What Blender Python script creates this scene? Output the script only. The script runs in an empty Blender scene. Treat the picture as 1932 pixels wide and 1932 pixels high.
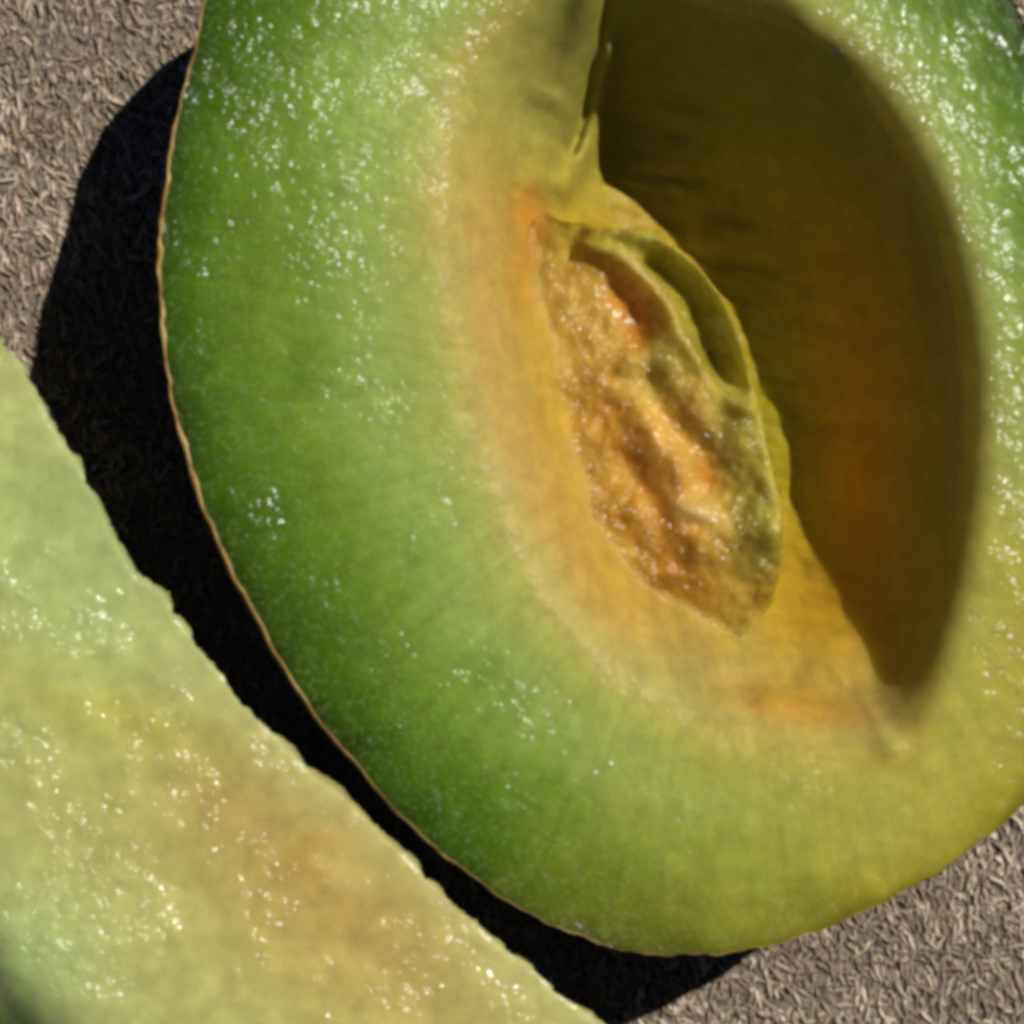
import bpy, math
import numpy as np

S = bpy.context.scene
RIM_H = 0.037                       # height of the melon half's cut face above the mat (m)
CAM_D = 0.30                        # camera above the cut face
K = 0.135 / 1932.0                  # metres per picture unit on the cut face
SUN_EL = math.radians(47.5)
SUN_AZ = (0.77, 0.64)               # horizontal direction towards the sun

# ------------------------------------------------------------------ camera, sky, sun, exposure
cd = bpy.data.cameras.new('camera'); cam = bpy.data.objects.new('camera', cd)
S.collection.objects.link(cam)
cam.location = (0, 0, RIM_H + CAM_D); cam.rotation_euler = (0, 0, 0)
cd.sensor_width = 36.0; cd.lens = 36.0 * CAM_D / 0.135
cd.clip_start = 0.01; cd.clip_end = 50
S.camera = cam

W = bpy.data.worlds.new('World'); S.world = W; W.use_nodes = True
wn = W.node_tree; wn.nodes.clear()
sky = wn.nodes.new('ShaderNodeTexSky'); sky.sky_type = 'NISHITA'; sky.sun_disc = False
sky.altitude = 3500; sky.air_density = 0.4; sky.dust_density = 0.0
sky.sun_elevation = SUN_EL; sky.sun_rotation = math.atan2(SUN_AZ[0], SUN_AZ[1])
bg = wn.nodes.new('ShaderNodeBackground'); bg.inputs['Strength'].default_value = 0.05
wo = wn.nodes.new('ShaderNodeOutputWorld')
wn.links.new(sky.outputs[0], bg.inputs[0]); wn.links.new(bg.outputs[0], wo.inputs[0])

ld = bpy.data.lights.new('sun', 'SUN'); sun = bpy.data.objects.new('sun', ld)
S.collection.objects.link(sun)
ld.energy = 5.0; ld.angle = math.radians(0.5); ld.color = (1.0, 0.95, 0.86)
from mathutils import Vector
ch = math.cos(SUN_EL); n = math.hypot(*SUN_AZ)
to_sun = Vector((SUN_AZ[0] / n * ch, SUN_AZ[1] / n * ch, math.sin(SUN_EL)))
sun.rotation_euler = to_sun.to_track_quat('Z', 'Y').to_euler(); sun.location = to_sun * 2

vs = S.view_settings
vs.view_transform = 'Standard'; vs.look = 'None'; vs.gamma = 1.0; vs.use_curve_mapping = False
vs.exposure = -0.2
S.render.engine = 'CYCLES'
S.cycles.filter_width = 5.0
S.cycles.max_bounces = 6; S.cycles.diffuse_bounces = 4
S.cycles.use_adaptive_sampling = True; S.cycles.adaptive_threshold = .025

# ------------------------------------------------------------------ small helpers
def P(pts, depth=0.0):
    """points read off the photograph -> metres, at a depth below the cut face"""
    a = np.asarray(pts, float)
    s = K * (CAM_D + depth) / CAM_D
    return np.c_[(a[:, 0] - 966) * s, -(a[:, 1] - 966) * s]

def spline(pts, per=12, closed=True):
    p = np.asarray(pts, float); m = len(p); out = []
    idx = range(m) if closed else range(m - 1)
    t = np.linspace(0, 1, per, endpoint=False)[:, None]
    for i in idx:
        g = (lambda j: p[j % m]) if closed else (lambda j: p[min(max(j, 0), m - 1)])
        a, b, c, d = g(i - 1), g(i), g(i + 1), g(i + 2)
        out.append(.5 * ((2 * b) + (c - a) * t + (2 * a - 5 * b + 4 * c - d) * t ** 2 + (3 * b - a - 3 * c + d) * t ** 3))
    if not closed: out.append(p[-1:])
    return np.concatenate(out)

def seg_dist(x, y, poly, closed=True):
    """distance to a polyline and, for closed ones, whether inside"""
    q = np.roll(poly, -1, 0) if closed else poly[1:]
    a = poly if closed else poly[:-1]
    best = np.full(x.shape, 1e9); ins = np.zeros(x.shape, bool)
    for (ax, ay), (bx, by) in zip(a, q):
        dx, dy = bx - ax, by - ay; L = dx * dx + dy * dy + 1e-18
        t = np.clip(((x - ax) * dx + (y - ay) * dy) / L, 0, 1)
        best = np.minimum(best, (x - ax - t * dx) ** 2 + (y - ay - t * dy) ** 2)
        if closed:
            cr = ((ay > y) != (by > y))
            ins ^= cr & (x < (bx - ax) * (y - ay) / (dy if abs(dy) > 1e-15 else 1e-15) + ax)
    return np.sqrt(best), ins

def sm(t): t = np.clip(t, 0, 1); return t * t * (3 - 2 * t)

rs = np.random.RandomState(7)
LAT = rs.rand(256, 256)
def vnoise(x, y):
    xi = np.floor(x).astype(int); yi = np.floor(y).astype(int); fx = sm(x - xi); fy = sm(y - yi)
    g = lambda i, j: LAT[(xi + i) & 255, (yi + j) & 255]
    return (g(0, 0) * (1 - fx) + g(1, 0) * fx) * (1 - fy) + (g(0, 1) * (1 - fx) + g(1, 1) * fx) * fy - .5
def fbm(x, y, size, oct=4, seed=0):
    v = 0; a = 1.0
    for o in range(oct):
        f = 2 ** o / size
        v = v + a * vnoise(x * f + 17.3 * (seed + o), y * f + 9.1 * (seed + 2 * o)); a *= .5
    return v
def line_bump(x, y, pts, width, depth=0.0):
    d, _ = seg_dist(x, y, spline(P(pts, depth), 6, False), False)
    return np.exp(-(d / (width * K)) ** 2)
def blob(x, y, cx, cy, rx, ry, ang=0, depth=0.0):
    c = P([(cx, cy)], depth)[0]; u = (x - c[0]) / K; v = -(y - c[1]) / K
    ca, sa = math.cos(math.radians(ang)), math.sin(math.radians(ang))
    return np.exp(-((u * ca + v * sa) / rx) ** 2 - ((-u * sa + v * ca) / ry) ** 2)

def lin(rgb):
    c = np.asarray(rgb, float) / 255
    return np.where(c < .04045, c / 12.92, ((c + .055) / 1.055) ** 2.4)
def ramp(t, stops):
    t = np.asarray(t); xs = [s[0] for s in stops]; cs = np.array([lin(s[1]) for s in stops])
    return np.stack([np.interp(t, xs, cs[:, i]) for i in range(3)], -1)
def mix(a, b, f): return a + (np.asarray(b) - a) * f[..., None]

def make_mesh(name, verts, faces, mat, parent=None, attrs=None, col=None, smooth=True):
    me = bpy.data.meshes.new(name)
    me.from_pydata(verts.tolist() if isinstance(verts, np.ndarray) else verts, [], faces.tolist() if isinstance(faces, np.ndarray) else faces)
    if smooth: me.polygons.foreach_set('use_smooth', np.ones(len(me.polygons), bool))
    if col is not None:
        a = me.color_attributes.new('pigment', 'FLOAT_COLOR', 'POINT')
        a.data.foreach_set('color', np.c_[np.clip(col, 0, 1), np.ones(len(col))].astype(np.float32).ravel())
    for k, v in (attrs or {}).items():
        a = me.attributes.new(k, 'FLOAT', 'POINT'); a.data.foreach_set('value', np.asarray(v, np.float32))
    me.materials.append(mat); me.update()
    o = bpy.data.objects.new(name, me); S.collection.objects.link(o)
    if parent: o.parent = parent
    return o

def polar(outline, center, nr, power=1.0, r0=0.0):
    """grid of rings from the centre to the outline"""
    o = np.asarray(outline); n = len(o)
    r = (np.linspace(0, 1, nr + 1)[1:]) ** power
    xy = center[None, None] + (o[None] - center[None, None]) * r[:, None, None]
    v = np.concatenate([center[None], xy.reshape(-1, 2)])
    j = np.arange(n); j2 = (j + 1) % n; F = []
    tri = np.c_[np.zeros(n, int), 1 + j, 1 + j2]
    quads = []
    for k in range(nr - 1):
        b = 1 + k * n
        quads.append(np.c_[b + j, b + n + j, b + n + j2, b + j2])
    return v, tri, np.concatenate(quads), r
def rings_to_faces(nring, n, base=0):
    j = np.arange(n); j2 = (j + 1) % n
    return np.concatenate([np.c_[base + k * n + j, base + (k + 1) * n + j, base + (k + 1) * n + j2, base + k * n + j2] for k in range(nring - 1)])

# ------------------------------------------------------------------ materials
def new_mat(name):
    m = bpy.data.materials.new(name); m.use_nodes = True; nt = m.node_tree; nt.nodes.clear()
    out = nt.nodes.new('ShaderNodeOutputMaterial'); b = nt.nodes.new('ShaderNodeBsdfPrincipled')
    nt.links.new(b.outputs[0], out.inputs[0]); return m, nt, b
def N(nt, t, **kw):
    n = nt.nodes.new(t)
    for k, v in kw.items(): setattr(n, k, v)
    return n
def math_(nt, op, a, b=None, c=None):
    n = nt.nodes.new('ShaderNodeMath'); n.operation = op
    for i, s in enumerate((a, b, c)):
        if s is None: continue
        if isinstance(s, (int, float)): n.inputs[i].default_value = s
        else: nt.links.new(s, n.inputs[i])
    return n.outputs[0]

def flesh_material(name, cell=540.0, sss=.65):
    m, nt, b = new_mat(name); L = nt.links.new
    tc = N(nt, 'ShaderNodeTexCoord'); ob = tc.outputs['Object']
    at = N(nt, 'ShaderNodeAttribute', attribute_name='pigment')
    wet = N(nt, 'ShaderNodeAttribute', attribute_name='wet').outputs['Fac']
    # mottled pulp colour
    n1 = N(nt, 'ShaderNodeTexNoise'); n1.inputs['Scale'].default_value = 330; n1.inputs['Detail'].default_value = 3; n1.inputs['Roughness'].default_value = .65
    L(ob, n1.inputs['Vector'])
    mr = N(nt, 'ShaderNodeMapRange'); mr.inputs[1].default_value = .3; mr.inputs[2].default_value = .72; mr.inputs[3].default_value = .86; mr.inputs[4].default_value = 1.16
    L(n1.outputs['Fac'], mr.inputs[0])
    mul = N(nt, 'ShaderNodeVectorMath', operation='SCALE'); L(at.outputs['Color'], mul.inputs[0]); L(mr.outputs[0], mul.inputs['Scale'])
    # pale cell walls
    nw = N(nt, 'ShaderNodeTexNoise'); nw.inputs['Scale'].default_value = 1500; nw.inputs['Detail'].default_value = 3; L(ob, nw.inputs['Vector'])
    pale = N(nt, 'ShaderNodeMix', data_type='RGBA'); pale.inputs[7].default_value = (.42, .46, .17, 1)
    pf = math_(nt, 'MULTIPLY', math_(nt, 'SUBTRACT', nw.outputs['Fac'], .5), .7)
    pf = math_(nt, 'MAXIMUM', pf, 0.0)
    L(pf, pale.inputs[0]); L(mul.outputs[0], pale.inputs[6])
    L(pale.outputs[2], b.inputs['Base Color'])
    # juice cells: domes of uneven height, one highlight each
    ws = N(nt, 'ShaderNodeTexNoise'); ws.inputs['Scale'].default_value = 700; L(ob, ws.inputs['Vector'])
    wv = N(nt, 'ShaderNodeVectorMath', operation='MULTIPLY_ADD'); wv.inputs[1].default_value = (.0008, .0008, .0008)
    L(ws.outputs['Color'], wv.inputs[0]); L(ob, wv.inputs[2])
    amp = None
    for sc_, am in ((cell, 1.0), (cell * 1.8, .45)):
        vo = N(nt, 'ShaderNodeTexVoronoi', feature='F1', voronoi_dimensions='2D'); vo.inputs['Scale'].default_value = sc_; L(wv.outputs[0], vo.inputs['Vector'])
        dome = math_(nt, 'MAXIMUM', math_(nt, 'SUBTRACT', 1.0, math_(nt, 'MULTIPLY', math_(nt, 'POWER', vo.outputs['Distance'], 2.0), 2.4)), 0.0)
        sep = N(nt, 'ShaderNodeSeparateColor'); L(vo.outputs['Color'], sep.inputs[0])
        hgt = math_(nt, 'MULTIPLY', math_(nt, 'MULTIPLY_ADD', math_(nt, 'POWER', sep.outputs[0], 1.5), .75, .25), am)
        one = math_(nt, 'MULTIPLY', dome, math_(nt, 'MULTIPLY', hgt, wet))
        amp = one if amp is None else math_(nt, 'ADD', amp, one)
    n3 = N(nt, 'ShaderNodeTexNoise', noise_dimensions='2D'); n3.inputs['Scale'].default_value = 480; n3.inputs['Detail'].default_value = 4; L(ob, n3.inputs['Vector'])
    tot = math_(nt, 'ADD', amp, math_(nt, 'MULTIPLY', math_(nt, 'MULTIPLY', n3.outputs['Fac'], wet), 1.1))
    bp = N(nt, 'ShaderNodeBump'); bp.inputs['Strength'].default_value = 1.0; bp.inputs['Distance'].default_value = .00105
    L(tot, bp.inputs['Height'])
    gl = N(nt, 'ShaderNodeAttribute', attribute_name='gloss').outputs['Fac']
    L(gl, b.inputs['Coat Weight']); L(bp.outputs[0], b.inputs['Coat Normal'])
    b.inputs['Coat Roughness'].default_value = .26; b.inputs['Coat IOR'].default_value = 1.55
    b2 = N(nt, 'ShaderNodeBump'); b2.inputs['Strength'].default_value = 1.0; b2.inputs['Distance'].default_value = .00005
    L(tot, b2.inputs['Height']); L(b2.outputs[0], b.inputs['Normal'])
    b.inputs['Roughness'].default_value = .45
    b.inputs['Specular IOR Level'].default_value = .12
    b.subsurface_method = 'BURLEY'
    b.inputs['IOR'].default_value = 1.38
    b.inputs['Subsurface Weight'].default_value = sss
    b.inputs['Subsurface Radius'].default_value = (1.0, .85, .25)
    L(N(nt, 'ShaderNodeAttribute', attribute_name='scatter').outputs['Fac'], b.inputs['Subsurface Scale'])
    return m
M_FLESH = flesh_material('melon_flesh')
M_PALE = flesh_material('pale_melon_flesh', 500.0)
M_PULP = flesh_material('seed_pulp', 640.0, .65)

m, nt, b = new_mat('melon_rind'); M_RIND = m
tc = N(nt, 'ShaderNodeTexCoord')
nz = N(nt, 'ShaderNodeTexNoise'); nz.inputs['Scale'].default_value = 190; nz.inputs['Detail'].default_value = 6; nz.inputs['Roughness'].default_value = .65; nt.links.new(tc.outputs['Object'], nz.inputs['Vector'])
cr = N(nt, 'ShaderNodeValToRGB')
cr.color_ramp.elements[0].position = .34; cr.color_ramp.elements[0].color = (*lin((92, 58, 18)), 1)
cr.color_ramp.elements[1].position = .66; cr.color_ramp.elements[1].color = (*lin((186, 160, 100)), 1)
e = cr.color_ramp.elements.new(.5); e.color = (*lin((150, 122, 55)), 1)
nt.links.new(nz.outputs['Fac'], cr.inputs[0])
sk = N(nt, 'ShaderNodeMix', data_type='RGBA'); sk.inputs[7].default_value = (*lin((58, 46, 20)), 1)
nt.links.new(N(nt, 'ShaderNodeAttribute', attribute_name='skin').outputs['Fac'], sk.inputs[0]); nt.links.new(cr.outputs[0], sk.inputs[6])
nt.links.new(sk.outputs[2], b.inputs['Base Color'])
bp = N(nt, 'ShaderNodeBump'); bp.inputs['Distance'].default_value = .0004; nt.links.new(nz.outputs['Fac'], bp.inputs['Height']); nt.links.new(bp.outputs[0], b.inputs['Normal'])
b.inputs['Roughness'].default_value = .6

m, nt, b = new_mat('mat_ground'); M_GROUND = m
tc = N(nt, 'ShaderNodeTexCoord')
nz = N(nt, 'ShaderNodeTexNoise'); nz.inputs['Scale'].default_value = 900; nz.inputs['Detail'].default_value = 6; nt.links.new(tc.outputs['Object'], nz.inputs['Vector'])
cr = N(nt, 'ShaderNodeValToRGB')
cr.color_ramp.elements[0].position = .35; cr.color_ramp.elements[0].color = (.09, .072, .058, 1)
cr.color_ramp.elements[1].position = .68; cr.color_ramp.elements[1].color = (.32, .275, .235, 1)
nt.links.new(nz.outputs['Fac'], cr.inputs[0]); nt.links.new(cr.outputs[0], b.inputs['Base Color'])
bp = N(nt, 'ShaderNodeBump'); bp.inputs['Distance'].default_value = .0008; nt.links.new(nz.outputs['Fac'], bp.inputs['Height']); nt.links.new(bp.outputs[0], b.inputs['Normal'])
b.inputs['Roughness'].default_value = .9; b.inputs['Specular IOR Level'].default_value = .15

m, nt, b = new_mat('mat_fibre'); M_FIBRE = m
at = N(nt, 'ShaderNodeAttribute', attribute_name='pigment'); nt.links.new(at.outputs['Color'], b.inputs['Base Color'])
b.inputs['Roughness'].default_value = .75; b.inputs['Specular IOR Level'].default_value = .25

# ------------------------------------------------------------------ ground: coarse fibrous mat
G = 0.9
ground = make_mesh('ground', [(-G, -G, -.0003), (G, -G, -.0003), (G, G, -.0003), (-G, G, -.0003)], [(0, 1, 2, 3)], M_GROUND, smooth=False)
ground['kind'] = 'structure'; ground['label'] = 'coarse grey-brown fibrous mat the melon pieces rest on'; ground['category'] = 'mat'
def fibres(nf, half):
    r = np.random.RandomState(3)
    g = int(math.sqrt(nf)); nf = g * g
    ix, iy = np.meshgrid(np.arange(g), np.arange(g)); step = 2 * half / g
    bx = (ix.ravel() + r.rand(nf) * 1.3) * step - half; by = (iy.ravel() + r.rand(nf) * 1.3) * step - half
    an = np.where(r.rand(nf) < .72, r.normal(math.radians(100), .45, nf), r.rand(nf) * 6.283)
    flip = r.rand(nf) < .5; an = an + flip * math.pi
    ln = r.uniform(.0008, .0032, nf) * r.uniform(.6, 1.2, nf); wd = r.uniform(.00010, .00044, nf)
    up = r.uniform(.0, .24, nf)
    bz = r.uniform(-.0007, .0001, nf)
    dx, dy = np.cos(an), np.sin(an); px, py = -dy, dx
    bend = r.normal(0, .25, nf)
    V = []
    for t, w in ((0, .8), (.5, 1.0), (1, .35)):
        sx = bx + dx * ln * t * np.sqrt(1 - up ** 2 * .6) + px * bend * ln * t * t
        sy = by + dy * ln * t * np.sqrt(1 - up ** 2 * .6) + py * bend * ln * t * t
        sz = bz + up * ln * (t - .45 * t * t)
        for a in (0, 2.094, 4.189):
            V.append(np.c_[sx + px * wd * w * math.cos(a), sy + py * wd * w * math.cos(a), sz + .4 * wd * w * math.sin(a + .5)])
    V = np.stack(V, 1).reshape(-1, 3)
    loc = [(k * 3 + a, k * 3 + (a + 1) % 3, k * 3 + 3 + (a + 1) % 3, k * 3 + 3 + a) for k in (0, 1) for a in range(3)]
    F = (np.arange(nf)[:, None, None] * 9 + np.array(loc)[None]).reshape(-1, 4)
    tone = r.rand(nf) ** 1.2
    patch = fbm(bx, by, .012, 3, 5)
    tone = np.clip(tone + patch * .5, 0, 1)
    c = ramp(tone, [(0, (138, 124, 110)), (.4, (168, 152, 137)), (.75, (194, 180, 165)), (1, (230, 217, 201))])
    hue = r.rand(nf); c = c * np.array([.98, .935, .885])
    c = np.where((hue < .10)[:, None], c * np.array([1.03, .95, .98]), c)
    c = np.where((hue > .88)[:, None], c * np.array([.93, 1.0, .92]), c)
    return make_mesh('fibre_pile', V, F, M_FIBRE, ground, col=np.repeat(c, 9, 0))
fp = fibres(118000, .115); fp['kind'] = 'stuff'

# ------------------------------------------------------------------ the hollow melon half
half = bpy.data.objects.new('melon_half', None); S.collection.objects.link(half)
half['label'] = 'green-fleshed melon half with a hollowed orange seed cavity and thin tan rind'
half['category'] = 'melon'
half.rotation_euler = (math.radians(-2.0), 0, 0)       # rests tipped a little on its rounded rind

RIM = [(380, 0), (350, 130), (322, 260), (301, 400), (295, 500), (299, 620), (320, 760), (358, 910), (420, 1060), (490, 1195),
       (582, 1345), (690, 1480), (795, 1590), (895, 1672), (1000, 1738), (1100, 1784), (1200, 1810), (1300, 1816), (1400, 1806),
       (1500, 1786), (1600, 1745), (1700, 1700), (1800, 1638), (1932, 1530), (2030, 1380), (2100, 1150), (2115, 900), (2095, 620),
       (2050, 350), (1960, 100), (1880, -40), (1700, -205), (1450, -330), (1180, -385), (900, -350), (680, -275), (530, -205), (435, -115)]
rim = spline(P(RIM), 28)
th = np.linspace(0, 6.283185, len(rim), endpoint=False)
wob = 1 + .0014 * np.sin(th * 37 + 1) + .001 * np.sin(th * 83) + .0012 * np.sin(th * 19 + 2)
ctr = P([(1215, 646)])[0]
rim = ctr + (rim - ctr) * wob[:, None]

CAV = [(1150, -25), (1300, -5), (1480, 50), (1600, 125), (1685, 250), (1765, 400), (1815, 600), (1830, 800), (1805, 1050), (1750, 1250),
       (1700, 1430), (1620, 1430), (1500, 1415), (1350, 1385), (1200, 1290), (1075, 1170), (985, 1010), (915, 830), (875, 650), (855, 480),
       (850, 300), (890, 130), (980, 30), (1070, -20)]
BENCH = [(1170, 60), (1300, 50), (1430, 100), (1560, 190), (1650, 300), (1722, 440), (1775, 620), (1790, 800), (1762, 1040), (1722, 1230),
         (1682, 1315), (1590, 1330), (1500, 1305), (1360, 1240), (1210, 1140), (1110, 1000), (1050, 830), (1010, 660), (985, 520), (975, 360), (1030, 180)]
FLOOR = [(1160, 200), (1280, 210), (1380, 330), (1450, 470), (1500, 640), (1530, 820), (1535, 960), (1508, 1050), (1450, 1050),
         (1380, 965), (1310, 850), (1265, 680), (1215, 570), (1160, 490), (1125, 360), (1130, 250)]
ZB, ZF = .011, .033
cav, bench, floor_ = spline(P(CAV), 6), spline(P(BENCH, ZB), 6), spline(P(FLOOR, ZF), 6)

rim_az = np.degrees(np.arctan2(-(rim[:, 1] - ctr[1]), rim[:, 0] - ctr[0]))
left_lip = sm(1 - np.abs(((rim_az - 180 + 180) % 360) - 180) / 62)
LIP = (.0018 + .0074 * left_lip) * (1 + .7 * vnoise(th * 22, th * 0 + 5) + .5 * vnoise(th * 60, th * 0 + 2))
v2, tri, quads, rr = polar(ctr + (rim - ctr) * (1 - LIP)[:, None], P([(1400, 720)])[0], 430, .92)
STEP = 5 * K
gx = np.arange(P([(560, 0)])[0][0], P([(2160, 0)])[0][0], STEP); gy = np.arange(P([(0, 1720)])[0][1], P([(0, -330)])[0][1], STEP)
GX, GY = np.meshgrid(gx, gy)
def smooth_grid(a, sig):
    r_ = int(3 * sig); k_ = np.exp(-.5 * (np.arange(-r_, r_ + 1) / sig) ** 2); k_ /= k_.sum()
    for ax in (0, 1):
        a = np.apply_along_axis(lambda q: np.convolve(np.pad(q, r_, mode='edge'), k_, 'valid'), ax, a)
    return a
def sample(F_, x, y):
    u_ = np.clip((x - gx[0]) / STEP, 0, len(gx) - 1.001); w_ = np.clip((y - gy[0]) / STEP, 0, len(gy) - 1.001)
    i = u_.astype(int); k_ = w_.astype(int); a = u_ - i; b_ = w_ - k_
    return (F_[k_, i] * (1 - a) + F_[k_, i + 1] * a) * (1 - b_) + (F_[k_ + 1, i] * (1 - a) + F_[k_ + 1, i + 1] * a) * b_
dO, inO = seg_dist(GX, GY, cav); dB, inB = seg_dist(GX, GY, bench); dI, inI = seg_dist(GX, GY, floor_)
f1 = np.where(inB | inI, 1, np.where(inO, dO / (dO + dB + 1e-9), 0))
f2 = np.where(inI, 1, np.where(inB, dB / (dB + dI + 1e-9), 0))
sd = np.where(inO, -dO, dO)
HOLLOW = -ZB * (sm(f1) * .5 + .5 * f1 ** 2) - (ZF - ZB) * (.6 * sm(f2) + .4 * np.sin(f2 * 1.5708)) - .001 * sm(dI / .012) * inI
gaz = np.degrees(np.arctan2(-(GY - P([(1400, 0)])[0][0] * 0 - P([(0, 750)])[0][1]), GX - P([(1400, 0)])[0][0]))
gentle = sm((105 - np.abs(((gaz - 172 + 180) % 360) - 180)) / 35)      # left and lower sides roll over softly
deep = sm((-sd - 45 * K) / (120 * K))
HOLLOW = smooth_grid(HOLLOW, 5.5)
H9, H15 = smooth_grid(HOLLOW, 9), smooth_grid(HOLLOW, 16)
HOLLOW = HOLLOW + (H9 - HOLLOW) * gentle
HOLLOW = HOLLOW + (H15 - HOLLOW) * deep * (1 - gentle) 
HOLLOW += deep * (fbm(GX, GY, .007, 3, 2) * .0012 + fbm(GX * .25 + GY * .97, (GX * .97 - GY * .25) * .2, .004, 3, 6) * .0010)
GF1, GF2, GSD = smooth_grid(f1, 3), smooth_grid(f2, 4), sd
X, Y = v2[:, 0], v2[:, 1]
Z = sample(HOLLOW, X, Y); f1 = sample(GF1, X, Y); f2 = sample(GF2, X, Y); sd = sample(GSD, X, Y)
inO = sd < 0; dO = np.abs(sd)
dR, _ = seg_dist(X, Y, rim[::6])
# uneven knife cut, stringy walls
Z += fbm(X, Y, .012, 3, 1) * .0004 + fbm(X, Y, .0016, 3, 4) * .00009
ang = np.arctan2(Y - P([(1450, 700)])[0][1], X - P([(1450, 700)])[0][0])
# folded membrane strip at the head of the hollow, and bits beside it
Z += .0020 * line_bump(X, Y, [(1118, -20), (1090, 90), (1058, 200), (1030, 310)], 34, .004)
Z -= .0030 * line_bump(X, Y, [(1150, 10), (1120, 130), (1085, 240)], 15, .006)
Z += .0028 * line_bump(X, Y, [(1150, 90), (1140, 190), (1105, 260), (1070, 330)], 24, .008)
Z -= .0013 * line_bump(X, Y, [(960, 330), (975, 420), (985, 520), (990, 590)], 26, .006)
Z += .0012 * line_bump(X, Y, [(1450, 1330), (1560, 1340), (1630, 1370), (1672, 1420)], 26, .003)
Z -= .0015 * line_bump(X, Y, [(1380, 1300), (1500, 1310), (1600, 1330)], 30, .006)

Z += .0022 * blob(X, Y, 1498, 6, 40, 26)           # dome of flesh added on the rim to catch a sun glint
def dip(x, y):          # the knife drifted down towards the stalk end
    return .003 * sm((400 - (966 - y / K)) / 550) * sm((950 - (x / K + 966)) / 700)
Z -= dip(X, Y)
px_, py_ = X / K + 966, 966 - Y / K
Z -= .0034 * sm((px_ - 540) / 360) * (1 - sm((px_ - 925) / 220)) * sm((430 - py_) / 330)      # rolls down to the hollow near the stalk end
# pigment: green under the skin, yellow-green inside, orange at the hollow; riper on one flank
f = dR / (dR + dO + 1e-9)
f = np.clip(f + fbm(X, Y, .008, 3, 8) * .10, 0, 1)
c_green = ramp(f, [(0, (44, 62, 3)), (.05, (50, 78, 2)), (.2, (68, 100, 6)), (.45, (104, 134, 38)), (.7, (138, 160, 74)), (.9, (156, 162, 78)), (1, (162, 156, 74))])
c_ripe = ramp(f, [(0, (128, 120, 14)), (.08, (152, 142, 36)), (.4, (166, 158, 62)), (.8, (166, 160, 66)), (1, (164, 152, 54))])
u = (X - ctr[0]) / K; w = -(Y - ctr[1]) / K
az = np.degrees(np.arctan2(w, u))
ripe = sm(1 - np.abs(az - 50) / 62) ; ripe = np.clip(ripe + fbm(X, Y, .01, 3, 11) * .25 * (ripe > .02), 0, 1)
ripe2 = sm(1 - np.abs(az - 26) / 42) * .25
col = mix(c_green, c_ripe, np.maximum(ripe, ripe2))
def wall_colour(X, Y, f1, f2):
  w_ = ramp(np.clip(f1 * .5 + f2 * .5 + fbm(X, Y, .007, 3, 14) * .25, 0, 1),
            [(0, (158, 148, 76)), (.2, (162, 143, 74)), (.5, (158, 137, 60)), (.8, (172, 146, 42)), (1, (168, 138, 34))])
  w_ = w_ * (1 + .30 * fbm(X * .25 + Y * .97, (X * .97 - Y * .25) * .15, .0035, 3, 16) * sm(f2 * 3) + .34 * fbm(X * .98 + Y * .2, (Y * .98 - X * .2) * .12, .0022, 3, 18) * (1 - sm(f2 * 3)))[:, None]
  sx, sy = X / K, -Y / K          # offsets from the middle of the cut, in picture units
  low = sm((sx * .95 + sy * .2 - 430) / 260)
  w_ = mix(w_, lin((194, 132, 32)), low * sm(f2 * 1.4) * .8)                 # amber on the ripe flank
  w_ = mix(w_, lin((146, 144, 64)), sm((-520 - sy) / 300) * (1 - low) * .85)  # greener towards the stalk end
  w_ = mix(w_, lin((126, 130, 26)), blob(X, Y, 1480, 800, 90, 480, -12, .025) * .6 * sm(f2 * 2))
  for a in ([(985, 380), (990, 460), (985, 560)], [(1010, 370), (1020, 450)]):
    w_ = mix(w_, lin((184, 116, 28)), line_bump(X, Y, a, 30, .008) * .5)
  w_ = mix(w_, lin((184, 132, 28)), blob(X, Y, 1500, 1345, 130, 40, 8, .006) * .6)
  w_ = mix(w_, lin((174, 138, 72)), blob(X, Y, 910, 600, 45, 260, -3, .003) * .6 + blob(X, Y, 1010, 950, 60, 240, -24, .004) * .5)
  w_ = mix(w_, lin((184, 140, 50)), blob(X, Y, 1045, 780, 60, 330, -12, .010) * .6 + blob(X, Y, 1190, 1130, 60, 110, -45, .010) * .5)
  return w_
wall = wall_colour(X, Y, f1, f2)
ra = np.arctan2(Y - P([(1400, 750)])[0][1], X - P([(1400, 750)])[0][0])
streak = fbm(ra * 60, f * 2.2, 1.0, 3, 44)
col = col * (1 + .14 * streak * sm(f * 6))[:, None]
col = mix(col, wall, sm((75 * K - sd) / (125 * K)))
edge = np.exp(-(dO / (40 * K)) ** 2) * .35
col = mix(col, lin((170, 150, 58)), np.where(inO, 0, edge))
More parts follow.
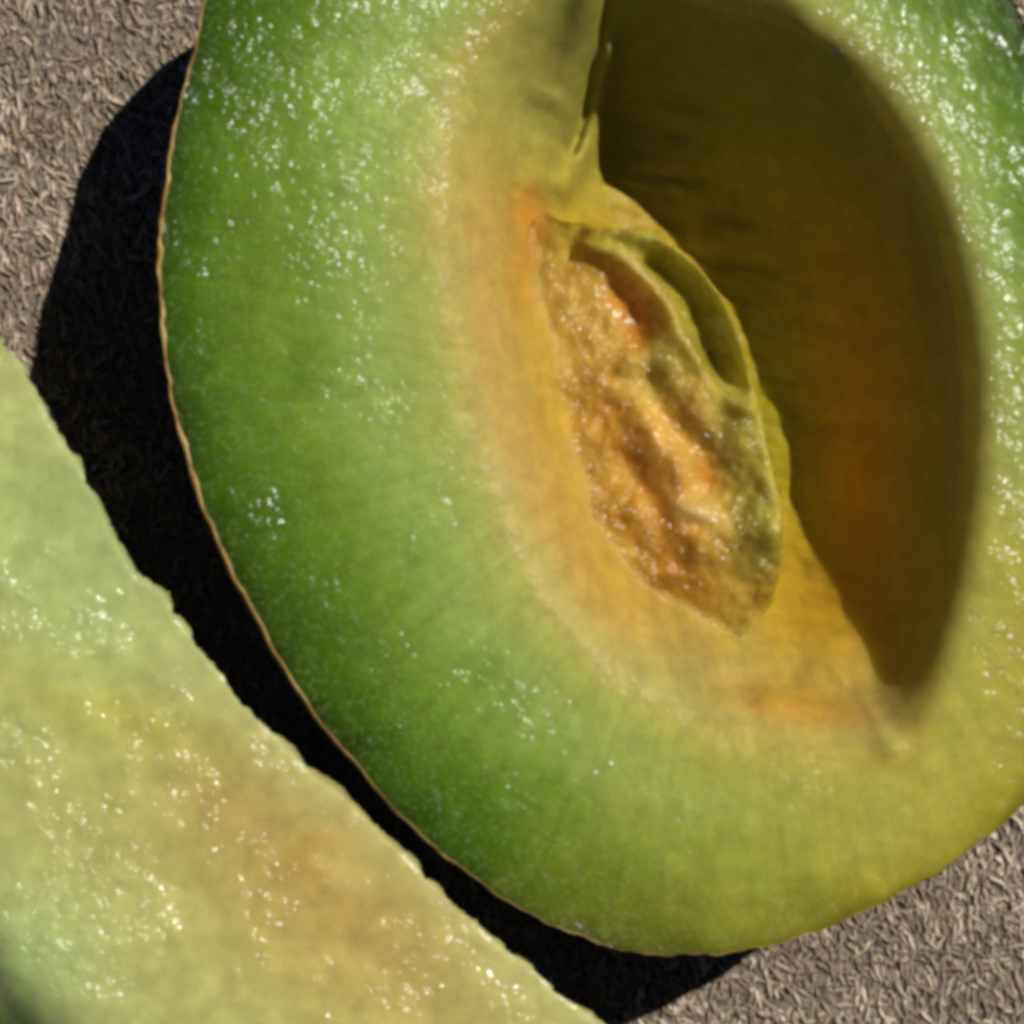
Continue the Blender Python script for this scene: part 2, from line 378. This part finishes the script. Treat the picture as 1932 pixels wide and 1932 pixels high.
# juicy spots: where the cut broke the cells open
patchy = .35 + .9 * sm((fbm(X, Y, .0042, 4, 20) + .12) / .4)
wet = .10 - .04 * sm((u + .2 * w) / 700) + (.24 - .12 * sm((w - 250) / 400)) * sm((fbm(X, Y, .009, 4, 23) - .10) / .35)
for bx in ((780, 80, 160, 140, 10, 1.0), (720, 260, 140, 80, 0, .75), (890, 40, 50, 120, 0, .7), (500, 170, 160, 220, 0, .48), (1700, 250, 55, 230, -25, .62), (1810, 380, 70, 180, -20, .45),
           (1890, 950, 60, 330, 0, .22), (740, 770, 90, 40, 0, .4), (960, 1330, 130, 50, 20, .32), (1500, 5, 60, 25, 0, .7), (620, 640, 260, 260, 0, .12), (1820, 1180, 60, 60, 0, .3)):
    wet = wet + blob(X, Y, *bx[:5]) * bx[5] * patchy
glint_dome = blob(X, Y, 1498, 6, 46, 32)  # smooth glossy patch over the added glint dome
wet = np.where(inO, .30, np.clip(wet, .05, 1.15)) * (1 - .85 * glint_dome)
VZ = np.c_[X, Y, RIM_H + Z]
flesh = make_mesh('flesh', VZ, tri.tolist() + quads.tolist(), M_FLESH, half, {'wet': wet, 'scatter': .0004 + .0085 * np.maximum(sm((sd + 10 * K) / (60 * K)), sm((px_ - 1560) / 100)), 'gloss': glint_dome + (1 - glint_dome) * np.where(inO, .05, np.clip(.5 + .9 * wet, 0, 1) * (1 - .95 * np.exp(-(dO / (150 * K)) ** 2) * sm((112 - np.abs(((az - 125 + 180) % 360) - 180)) / 30)))}, col)

# rind: cut lip, then the bowl down to the mat
nr_ = len(rim)
j = np.arange(nr_)
lipn = 1 + .35 * (vnoise(th * 14, th * 0 + 3) + .6 * vnoise(th * 45, th * 0 + 8))
low_left = sm(1 - np.abs(((np.degrees(np.arctan2(-(rim[:, 1] - ctr[1]), rim[:, 0] - ctr[0])) - 140 + 180) % 360) - 180) / 50)
prof = [(None, -.0012), (None, .00005), (None, .0003), (.9995, .0001), (1.000, -.0008), (1.004, -.0025), (1.006, -.006), (.995, -.012), (.96, -.019), (.88, -.027), (.72, -.033), (.5, -.0362), (.25, -.0370), (.02, -.0370)]
rv = []
for k, (s, dz) in enumerate(prof):
    ss = np.full(nr_, s) if s else 1 - LIP * (1.15, 1.0, .55)[k]
    if k in (2, 3): dzv = dz * lipn
    else: dzv = np.full(nr_, dz)
    if 3 <= k <= 7: ss = ss + .010 * low_left * (k - 2) / 3.0 * (1 if k < 6 else .8)
    ss = ss + (.0012 * vnoise(th * 30 + k * 3.1, th * 9) if 2 <= k <= 10 else 0)
    p = ctr + (rim - ctr) * ss[:, None]
    if k < 2: p = ctr + (rim - ctr) * (1 - LIP * (1.15, 1.0)[k])[:, None]
    rv.append(np.c_[p, RIM_H + dzv - dip(rim[:, 0], rim[:, 1]) * max(0, 1 - max(0, -dz - .001) / .03)])
rind = make_mesh('rind', np.concatenate(rv), rings_to_faces(len(prof), nr_), M_RIND, half, {'skin': np.repeat(np.clip((np.arange(len(prof)) - 3.6) / 1.5, 0, 1), nr_)})
rind['label'] = 'thin tan skin around the melon half'

# seed pulp: lumpy lit mass standing on the bench of the hollow
ZP = .008
PULP = [(1020, 400), (1060, 415), (1130, 424), (1215, 432), (1290, 478), (1355, 545), (1400, 635), (1432, 745), (1458, 860), (1482, 985), (1490, 1060),
        (1482, 1115), (1452, 1172), (1400, 1222), (1320, 1256), (1210, 1235), (1110, 1140), (1040, 1010), (990, 850), (965, 680), (970, 520)]
po = spline(P(PULP, ZP), 22)
pw = 1 + .010 * fbm(np.arange(len(po)) * 1., np.zeros(len(po)), 9, 3, 3)
pc = P([(1240, 820)], ZP)[0]
po = pc + (po - pc) * pw[:, None]
v2, tri, quads, rr = polar(po, pc, 150, .9)
X, Y = v2[:, 0], v2[:, 1]
dE, _ = seg_dist(X, Y, po[::3])
xs = X / K; zt = -.0142 + .0075 * sm((X - P([(985, 0)])[0][0]) / (380 * K)) - .0085 * sm((P([(0, 1010)], ZP)[0][1] - Y) / (250 * K))
zt = zt + fbm(X, Y, .0045, 3, 31) * .0013 + fbm(X, Y, .0013, 3, 33) * .00022 + fbm(X * .85 - Y * .5, (X * .5 + Y * .85) * .25, .0011, 3, 36) * .00028
lb = lambda pts, wd: line_bump(X, Y, pts, wd, ZP)
zt += .0022 * lb([(1130, 440), (1290, 495), (1385, 640), (1425, 780), (1450, 900), (1462, 980), (1455, 1020)], 26)
zt += .0020 * lb([(1110, 470), (1180, 500), (1245, 565), (1290, 650), (1350, 740), (1400, 790)], 20)
zt -= .0034 * lb([(1240, 500), (1310, 570), (1345, 680), (1370, 730)], 34)
zt -= .0022 * lb([(1165, 545), (1195, 590), (1205, 640)], 30)
zt -= .0022 * lb([(1220, 740), (1270, 810), (1330, 880), (1335, 920)], 32)
zt += .0012 * blob(X, Y, 1320, 984, 40, 18, 18, ZP)
zt += .0012 * lb([(1190, 700), (1220, 800), (1270, 880)], 26)
zt += .0016 * lb([(1400, 830), (1425, 940), (1415, 1020)], 40)
zt -= .0014 * lb([(1180, 880), (1230, 960), (1265, 1060)], 26)
left = 1 - sm((X - pc[0] + 150 * K) / (220 * K))
left = np.maximum(left, sm((P([(0, 985)], ZP)[0][1] - Y) / (200 * K)))
drop = 1 - sm(dE / (16 * K))
base_z = sample(HOLLOW, X, Y) + fbm(X, Y, .012, 3, 1) * .0004 + fbm(X, Y, .0016, 3, 4) * .00009 - .0013 * line_bump(X, Y, [(960, 330), (975, 420), (985, 520), (990, 590)], 26, .006)
rise = zt - base_z
soft_z = base_z - .00006 + np.logaddexp(0, rise / .0009) * .0009
zt = soft_z + (base_z - .0003 - soft_z) * drop * (1 - left)
zt -= .0003 * (1 - sm(dE / (60 * K))) * left
colp = ramp(np.clip(.5 + fbm(X, Y, .005, 4, 41) * .8, 0, 1), [(0, (178, 130, 38)), (.35, (192, 146, 54)), (.7, (202, 158, 72)), (1, (186, 152, 58))])
rightness = sm((lb([(1290, 470), (1400, 640), (1450, 860), (1480, 1040)], 120)))
colp = mix(colp, lin((164, 156, 56)), np.clip(rightness * .9, 0, 1))
colp = mix(colp, lin((146, 158, 56)), blob(X, Y, 1130, 440, 130, 50, 10, ZP) * .9 + blob(X, Y, 1250, 690, 60, 80, 0, ZP) * .5)
for a, wd, s in (([(1165, 560), (1195, 590), (1205, 640)], 30, .9), ([(1190, 870), (1235, 930), (1265, 1060), (1280, 1110)], 46, .6), ([(1325, 890), (1340, 925)], 22, .8), ([(1130, 760), (1180, 830)], 40, .4)):
    colp = mix(colp, lin((186, 118, 30)), lb(a, wd) * s)
colp = mix(colp, lin((214, 188, 126)), blob(X, Y, 1320, 984, 38, 15, 18, ZP) * .8 + blob(X, Y, 1215, 530, 48, 9, 42, ZP) * .7)
colp = mix(colp, lin((120, 118, 10)), lb([(1250, 500), (1320, 580), (1350, 690)], 40) * .7)  # darker olive painted into the groove between the ridges, standing in for shade
body = np.maximum(sm((rise + .0012) / .0045), 1 - left) * sm(dE / (150 * K) + (1 - left))
colp = mix(wall_colour(X, Y, sample(GF1, X, Y), sample(GF2, X, Y)), colp, body)
wetp = .3 + body * np.clip(.5 + fbm(X, Y, .004, 3, 50) * 1.4, .05, .9) + .35 * lb([(1250, 450), (1390, 640), (1430, 780), (1455, 900), (1475, 1040)], 22)
pulp = make_mesh('seed_pulp', np.c_[X, Y, RIM_H + zt], tri.tolist() + quads.tolist(), M_PULP, half, {'wet': wetp, 'scatter': .0004 + .0035 * body * sm(dE / (40 * K)), 'gloss': .05 + .95 * body}, colp)
pulp['label'] = 'stringy orange pulp left in the hollow of the melon'

# ------------------------------------------------------------------ the second piece: pale wedge lying beside it
wedge = bpy.data.objects.new('melon_wedge', None); S.collection.objects.link(wedge)
wedge['label'] = 'pale yellow-green melon wedge with a ragged cut edge, lying beside the hollow half'
wedge['category'] = 'melon'
TOP2 = .0355
D2 = RIM_H - TOP2
EDGE = [(-260, 200), (-140, 390), (-60, 520), (0, 620), (45, 690), (105, 810), (155, 880), (205, 985), (250, 1070), (305, 1115), (335, 1165), (400, 1245),
        (470, 1335), (520, 1385), (590, 1455), (650, 1500), (710, 1560), (765, 1612), (825, 1675), (895, 1740), (955, 1790), (1010, 1828), (1060, 1875), (1130, 1925), (1260, 2010), (1420, 2110)]
BACK = [(1470, 2190), (1400, 2300), (1150, 2400), (850, 2410), (520, 2330), (250, 2190), (40, 2010), (-140, 1800), (-280, 1540), (-370, 1240), (-410, 900), (-410, 560), (-370, 300), (-320, 190)]
e1 = spline(P(EDGE, D2), 30, False); b1 = spline(P(BACK, D2), 30, False)
out2 = np.concatenate([e1, b1[1:-1]]) if False else np.concatenate([e1, b1])
ne = len(e1); no = len(out2)
# ragged tear along the inner edge
tang = np.roll(out2, -1, 0) - np.roll(out2, 1, 0); tang /= np.linalg.norm(tang, axis=1)[:, None] + 1e-12
nrm = np.c_[tang[:, 1], -tang[:, 0]]
s_ = np.concatenate([[0], np.cumsum(np.linalg.norm(np.diff(out2, axis=0), axis=1))])
rag = (fbm(s_, s_ * 0, .0055, 3, 61) * 10 + fbm(s_, s_ * 0, .0022, 4, 63) * 17) * K
out2 = out2 - nrm * 0
is_edge = (np.arange(no) < ne)
out2[:, 0] += np.where(is_edge, rag * .7, 0); out2[:, 1] += np.where(is_edge, rag * .7, 0)
c2 = P([(330, 1620)], D2)[0]
def resample(p, n_):
    t = np.concatenate([[0], np.cumsum(np.linalg.norm(np.diff(p, axis=0), axis=1))]); q = np.linspace(0, t[-1], n_)
    return np.c_[np.interp(q, t, p[:, 0]), np.interp(q, t, p[:, 1])]
eA = out2[:ne]; bA = resample(b1[::-1], ne)
out2 = np.concatenate([eA, bA[::-1]]); no = len(out2)
nv = 250; vv_ = np.linspace(0, 1, nv)
v2 = (eA[None] * (1 - vv_[:, None, None]) + bA[None] * vv_[:, None, None]).reshape(-1, 2)
q_ = np.arange(ne - 1)
quads2 = np.concatenate([np.c_[k * ne + q_, k * ne + q_ + 1, (k + 1) * ne + q_ + 1, (k + 1) * ne + q_][:, ::-1] for k in range(nv - 1)])
X, Y = v2[:, 0], v2[:, 1]
dE, _ = seg_dist(X, Y, e1[::5], False); dK, _ = seg_dist(X, Y, b1[::5], False)
Z = fbm(X, Y, .016, 3, 70) * .0012 + fbm(X, Y, .005, 2, 71) * .0003 + fbm(X, Y, .0015, 2, 72) * .00004
Z -= .00025 * np.exp(-(dE / (9 * K)) ** 2) + .005 * np.exp(-(dK / (85 * K)) ** 2)
fk = dK / (dK + dE + 1e-9)
fk = np.clip(fk + fbm(X, Y, .012, 3, 75) * .15, 0, 1)
col2 = ramp(fk, [(0, (56, 80, 12)), (.05, (84, 104, 30)), (.14, (156, 164, 96)), (.35, (182, 184, 110)), (.6, (188, 184, 104)), (1, (192, 190, 118))])
col2 = mix(col2, lin((160, 184, 110)), blob(X, Y, 100, 1050, 220, 380, -30, D2) * .8 + blob(X, Y, 60, 1800, 130, 130, 0, D2) * .7)
col2 = mix(col2, lin((182, 152, 78)), np.clip(blob(X, Y, 640, 1720, 330, 170, 40, D2) * .8 + blob(X, Y, 420, 1500, 160, 90, 40, D2) * .3, 0, 1))
col2 = mix(col2, lin((184, 142, 58)), blob(X, Y, 600, 1590, 60, 30, -30, D2) * .4 + blob(X, Y, 560, 1640, 45, 25, 0, D2) * .3)
col2 = mix(col2, lin((166, 158, 52)), blob(X, Y, 230, 1350, 190, 60, 20, D2) * .5)
wet2 = .14 + .34 * sm((fbm(X, Y, .008, 4, 80) - .05) / .35)
patchy2 = .35 + .9 * sm((fbm(X, Y, .0042, 4, 84) + .12) / .4)
for bx in ((110, 1560, 60, 40, 20, .9), (190, 1665, 80, 70, 0, 1.0), (120, 1760, 130, 90, 0, .6), (245, 1450, 18, 60, 0, 1.3), (350, 1450, 60, 22, 10, 1.0), (430, 1608, 70, 18, -15, 1.2),
           (5, 1400, 30, 60, 0, 1.4), (320, 1295, 24, 24, 0, 1.1), (170, 1180, 40, 60, 0, 1.0), (100, 1800, 120, 80, 30, .7), (640, 1560, 40, 20, 0, .6), (60, 1800, 90, 60, 0, .6), (290, 1330, 60, 50, 0, .4)):
    wet2 = wet2 + blob(X, Y, *bx[:5], D2) * bx[5] * patchy2
wet2 = np.clip(np.where(wet2 > .4, .4 + (wet2 - .4) * .8, wet2), .08, 1.25)
make_mesh('flesh', np.c_[X, Y, TOP2 + Z], quads2, M_PALE, wedge, {'wet': wet2, 'scatter': np.full(len(X), .006), 'gloss': .25 + .75 * sm(dE / (40 * K))}, col2)
# walls: the second cut of the wedge runs back under the edge, and the rind round the back
ztop = np.concatenate([Z[:ne], Z[-ne:][::-1]]) + TOP2
cut_c = lin((160, 164, 78))
rows, vv, cc = [(0, 0), (.25, -.004), (.5, -.018), (1, -.036)], [], []
t_in = (c2 - out2); t_in /= np.linalg.norm(t_in, axis=1)[:, None]
t_in[:ne] = np.array([-.75, -.66])
m_e = np.arange(ne)
V = []
for k, (q, dz) in enumerate([(0, -.00002), (.0046, -.004), (.0160, -.014), (.0285, -.025), (.0395, -.0350)]):
    off = t_in[:ne] * (q + (fbm(s_[:ne], s_[:ne] * 0 + k, .004, 3, 90) * .0012 if k else 0))[:, None] if k else t_in[:ne] * 0
    V.append(np.c_[out2[:ne] + off, ztop[:ne] + dz * (1 if k < 4 else 1)])
V[-1][:, 2] = .0002
V = np.concatenate(V)
jj = np.arange(ne - 1)
F = np.concatenate([np.c_[k * ne + jj, (k + 1) * ne + jj, (k + 1) * ne + jj + 1, k * ne + jj + 1] for k in range(4)])
make_mesh('cut_wall', V, F, M_PALE, wedge, {'wet': np.full(len(V), .6), 'scatter': np.full(len(V), .002), 'gloss': np.full(len(V), .5)}, np.repeat(cut_c[None], len(V), 0))
nb = no - ne; V = []
idx = np.arange(ne - 1, no + 1) % no; nbk = len(idx)
for k, (q, dz) in enumerate([(0, 0), (-.0018, -.0012), (-.0030, -.006), (-.0015, -.016), (.004, -.027), (.012, -.0350)]):
    fade = np.minimum(1, np.minimum(np.arange(nbk), nbk - 1 - np.arange(nbk)) / 60.)
    qq = q * fade + (1 - fade) * max(q, 0)
    z = ztop[idx] + dz
    if k == 5: z = np.full(nbk, .0002)
    V.append(np.c_[out2[idx] + t_in[idx] * qq[:, None], z])
V = np.concatenate(V); jj = np.arange(nbk - 1)
F = np.concatenate([np.c_[k * nbk + jj, (k + 1) * nbk + jj, (k + 1) * nbk + jj + 1, k * nbk + jj + 1] for k in range(5)])
make_mesh('rind', V, F, M_RIND, wedge, {'skin': np.repeat(np.clip(np.arange(6) / 1.5, 0, 1), nbk)})
